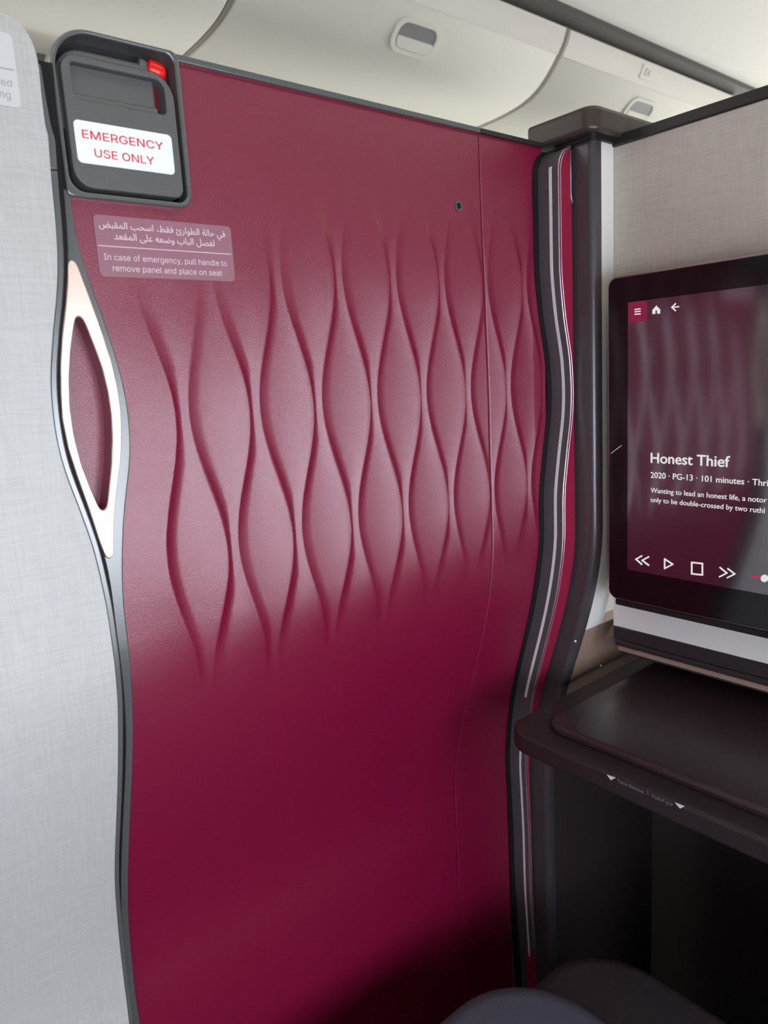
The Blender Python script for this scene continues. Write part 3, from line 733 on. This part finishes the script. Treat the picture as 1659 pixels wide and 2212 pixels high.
mk('lower_lip', *prism(rrect(Y0, Y1-0.006, Z0-0.0075, Z0-0.0008, .002, 3), mp, -0.004, -0.03), M['black'], mon, bevel=0.001)
def md(px, py, d=0.0): return at(px, py, 0, XM-d)
def mt_text(s, a, b, **k):
    p0, p1 = md(*a, .0009), md(*b, .0009); zz = (p0.z+p1.z)/2; p0.z = p1.z = zz
    return text('lettering', s, p0, p1, UPZ, M['ui_white'], dsp, **k)
mt_text('Honest Thief', (1406, 1000.6), (1576, 1007.8), bold=0.018, height=md(1406, 979).z-md(1406, 1000.6).z)
yL = md(1405.5, 1031.8, .0009); zl = yL.z
def line_at(px, py, s, ref, px1, py1, **k):
    """whole sentence sized so that its part `ref` ends where the photograph shows it"""
    p0, pr = md(px, py, .0009), md(px1, py1, .0009); L = (pr-p0); L.z = 0; L = L.length
    def wid(t):
        q, _ = glyphs(t, False); return q[:,0].max()-q[:,0].min()
    L *= wid(s)/wid(ref)
    p1 = p0+Vector((0, -L, 0))
    return text('lettering', s, p0, p1, UPZ, M['ui_white'], dsp, **k)
line_at(1405.5, 1031.8, '2020 · PG-13 · 101 minutes · Thriller', '2020 · PG-13 · 101 minutes', 1607.5, 1042, bold=0.012)
line_at(1405.5, 1063.7, 'Wanting to lead an honest life, a notor', 'Wanting to lead an honest life, a notor', 1656.8, 1082, bold=0.008)
line_at(1405.5, 1084, 'only to be double-crossed by two ruthl', 'only to be double-crossed by two ruthl', 1652, 1104, bold=0.008)
def poly(px, mt, name, d=0.0010):
    q = [md(a, b, d) for a, b in px]; return mk(name, *prism([(p.y, p.z) for p in q], mp, d, 0.0006), mt, dsp, smooth=0)
def bar(a, b, wpx, mt, name, d=0.0010):
    a, b = np.array(a, float), np.array(b, float); t = (b-a)/np.linalg.norm(b-a); n = np.array([-t[1], t[0]])*wpx/2; e = t*wpx*.35
    return [tuple(a-e+n), tuple(b+e+n), tuple(b+e-n), tuple(a-e-n)]
def bars(segs, wpx, mt, name):
    L = []
    for i in range(0, len(segs)):
        a, b = segs[i]; q = [md(*p, .001) for p in bar(a, b, wpx, mt, name)]
        L.append(prism([(p.y, p.z) for p in q], mp, 0.0010+0.00002*i, 0.0006))
    return mk(name, *join(*L), mt, dsp, smooth=0)
bars([((1386,1201),(1373.5,1208)), ((1373.5,1208),(1386,1219)), ((1401,1203),(1387,1210.5)), ((1387,1210.5),(1401,1221))], 3.2, M['ui_white'], 'rewind_icon')
bars([((1435.5,1208),(1435.5,1228)), ((1435.5,1228),(1453,1219)), ((1453,1219),(1435.5,1207.5))], 3.2, M['ui_white'], 'play_icon')
bars([((1494,1215),(1494,1239.5)), ((1494,1239.5),(1517,1242)), ((1517,1242),(1517,1217.5)), ((1517,1217.5),(1494,1215))], 3.4, M['ui_white'], 'stop_icon')
bars([((1555,1226),(1570,1238)), ((1570,1238),(1554,1246)), ((1572,1228.5),(1587,1240)), ((1587,1240),(1571,1248))], 3.2, M['ui_white'], 'forward_icon')
bars([((1623,1245.5),(1646,1248.5))], 4.5, M['ui_pink'], 'progress_bar')
poly([(1651+8*math.cos(t), 1249.6+8*math.sin(t)) for t in np.linspace(0, 2*math.pi, 20, endpoint=False)], M['ui_white'], 'progress_knob', 0.0013)
poly([(1357.3,654),(1397,649),(1397.3,693),(1358,698)], M['ui_button'], 'menu_button', 0.0009)
bars([((1371.5,668.5),(1383,667)), ((1371.5,673.5),(1383,672.3)), ((1371.5,679),(1383,678))], 2.6, M['ui_white'], 'menu_icon')
poly([(1409,670),(1417.5,660),(1426,668.5),(1425.5,677.5),(1419.5,677.8),(1419,670.5),(1415.5,670.8),(1415.3,678),(1409,678.5)], M['ui_white'], 'home_icon')
bars([((1451,664),(1466,662.5)), ((1451,664),(1459,656)), ((1451,664),(1459,671))], 2.8, M['ui_white'], 'back_icon')
q = [md(a, b, .0006) for a, b in ((1319,979),(1342,961.5),(1342.5,963),(1320,980))]
mk('scratch', *prism([(p.y, p.z) for p in q], mp, 0.0005, 0.0002), M['silverstripe'], mon, smooth=0)

# ------------------------------------------------------------------ table
ZT = -0.349
tb = thing('side_table', (0.70, 0.2, ZT-0.03), 'dark brown console table with rounded corner and raised leaf below the monitor', 'table')
tl = rrect(0.507, 0.98, -0.45, 0.459, (.004, .030, .004, .004), 12)
hmp = lambda a, b, d: (a, b, d)
mk('table_top', *prism(tl, hmp, ZT-0.020, ZT), M['table'], tb, bevel=0.0035, seg=4)
leaf = rrect(0.5320, 0.92, -0.42, 0.428, (.004, .020, .004, .004), 12)
mk('table_leaf', *prism(leaf, hmp, ZT-0.001, ZT+0.0085), M['pad'], tb, bevel=0.0075, seg=6)
XT = 0.5068
lb = mk('release_label', *box(XT-0.0002, XT+0.001, 0.26, 0.343, ZT-0.0165, ZT-0.004), M['table'], tb, smooth=0)
def tp(px, py): return at(px, py, 0, XT-.0004)
def tri(px): 
    q = [tp(*p) for p in px]; return prism([(p.y, p.z) for p in q], wallmp(XT), 0.0006, 0.0)
mk('arrow_mark', *tri([(1311,1673.5),(1330,1680),(1320,1685.5)]), M['ink_white'], lb, smooth=0)
mk('arrow_mark', *tri([(1458,1733.5),(1479,1742),(1469,1746.5)]), M['ink_white'], lb, smooth=0)
def tt(s, a, b, **k):
    p0, p1 = tp(*a), tp(*b); zz = (p0.z+p1.z)/2; p0.z = p1.z = zz; return text('lettering', s, p0, p1, UPZ, M['ink_dim'], lb, **k)
tt('Table Release', (1333,1691), (1391,1712)); tt('|', (1399,1713), (1400,1713.4), height=.004); tt(arabic('فتح الطاولة'), (1408,1722), (1453,1740))

# foot recess behind and below the table
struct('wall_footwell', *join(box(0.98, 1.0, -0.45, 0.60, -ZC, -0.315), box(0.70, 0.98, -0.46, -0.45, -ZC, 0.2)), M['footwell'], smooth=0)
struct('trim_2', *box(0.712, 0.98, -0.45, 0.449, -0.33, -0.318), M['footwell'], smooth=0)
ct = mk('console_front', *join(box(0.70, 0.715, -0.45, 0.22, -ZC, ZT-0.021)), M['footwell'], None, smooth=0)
tag(ct, 'dark panel under the side table above the foot space', 'panel')

# ------------------------------------------------------------------ seat cushion
def pillow(x0, x1, y0, y1, z0, z1, r, n=10):
    lp = rrect(x0, x1, y0, y1, r, n); c = (( x0+x1)/2, (y0+y1)/2); V = []; rows = []
    H2 = (z1-z0)
    for t in np.linspace(-math.pi/2, math.pi/2, 13):
        ins = 0.035*(1-math.cos(t)); z = z0+H2/2+H2/2*math.sin(t)
        V += [(a-(ins if a > c[0] else -ins)*abs(a-c[0])/((x1-x0)/2), b-(ins if b > c[1] else -ins)*abs(b-c[1])/((y1-y0)/2), z) for a, b in lp]
    m_ = len(lp); F = [(i*m_+k, i*m_+(k+1) % m_, (i+1)*m_+(k+1) % m_, (i+1)*m_+k) for i in range(12) for k in range(m_)]
    return V, F+[tuple(range(m_)), tuple(12*m_+k for k in range(m_-1, -1, -1))]
cs = thing('seat_cushion', (0.3, 0.2, -ZC+0.2), 'rounded charcoal padded seat cushion at the bottom below the door', 'cushion')
mk('pad', *pillow(0.05, 0.515, -0.25, 0.455, -0.74, -0.585, 0.09), M['cushion'], cs, smooth=80)
mk('side_bolster', *pillow(0.36, 0.62, -0.25, 0.44, -0.80, -0.610, 0.08), M['bolster'], cs, smooth=80)
mk('seat_base', *box(0.1, 0.46, -0.22, 0.40, -ZC+0.001, -0.73), M['black'], cs, smooth=0)

for o in COL.objects:
    if o.type == 'EMPTY': pass
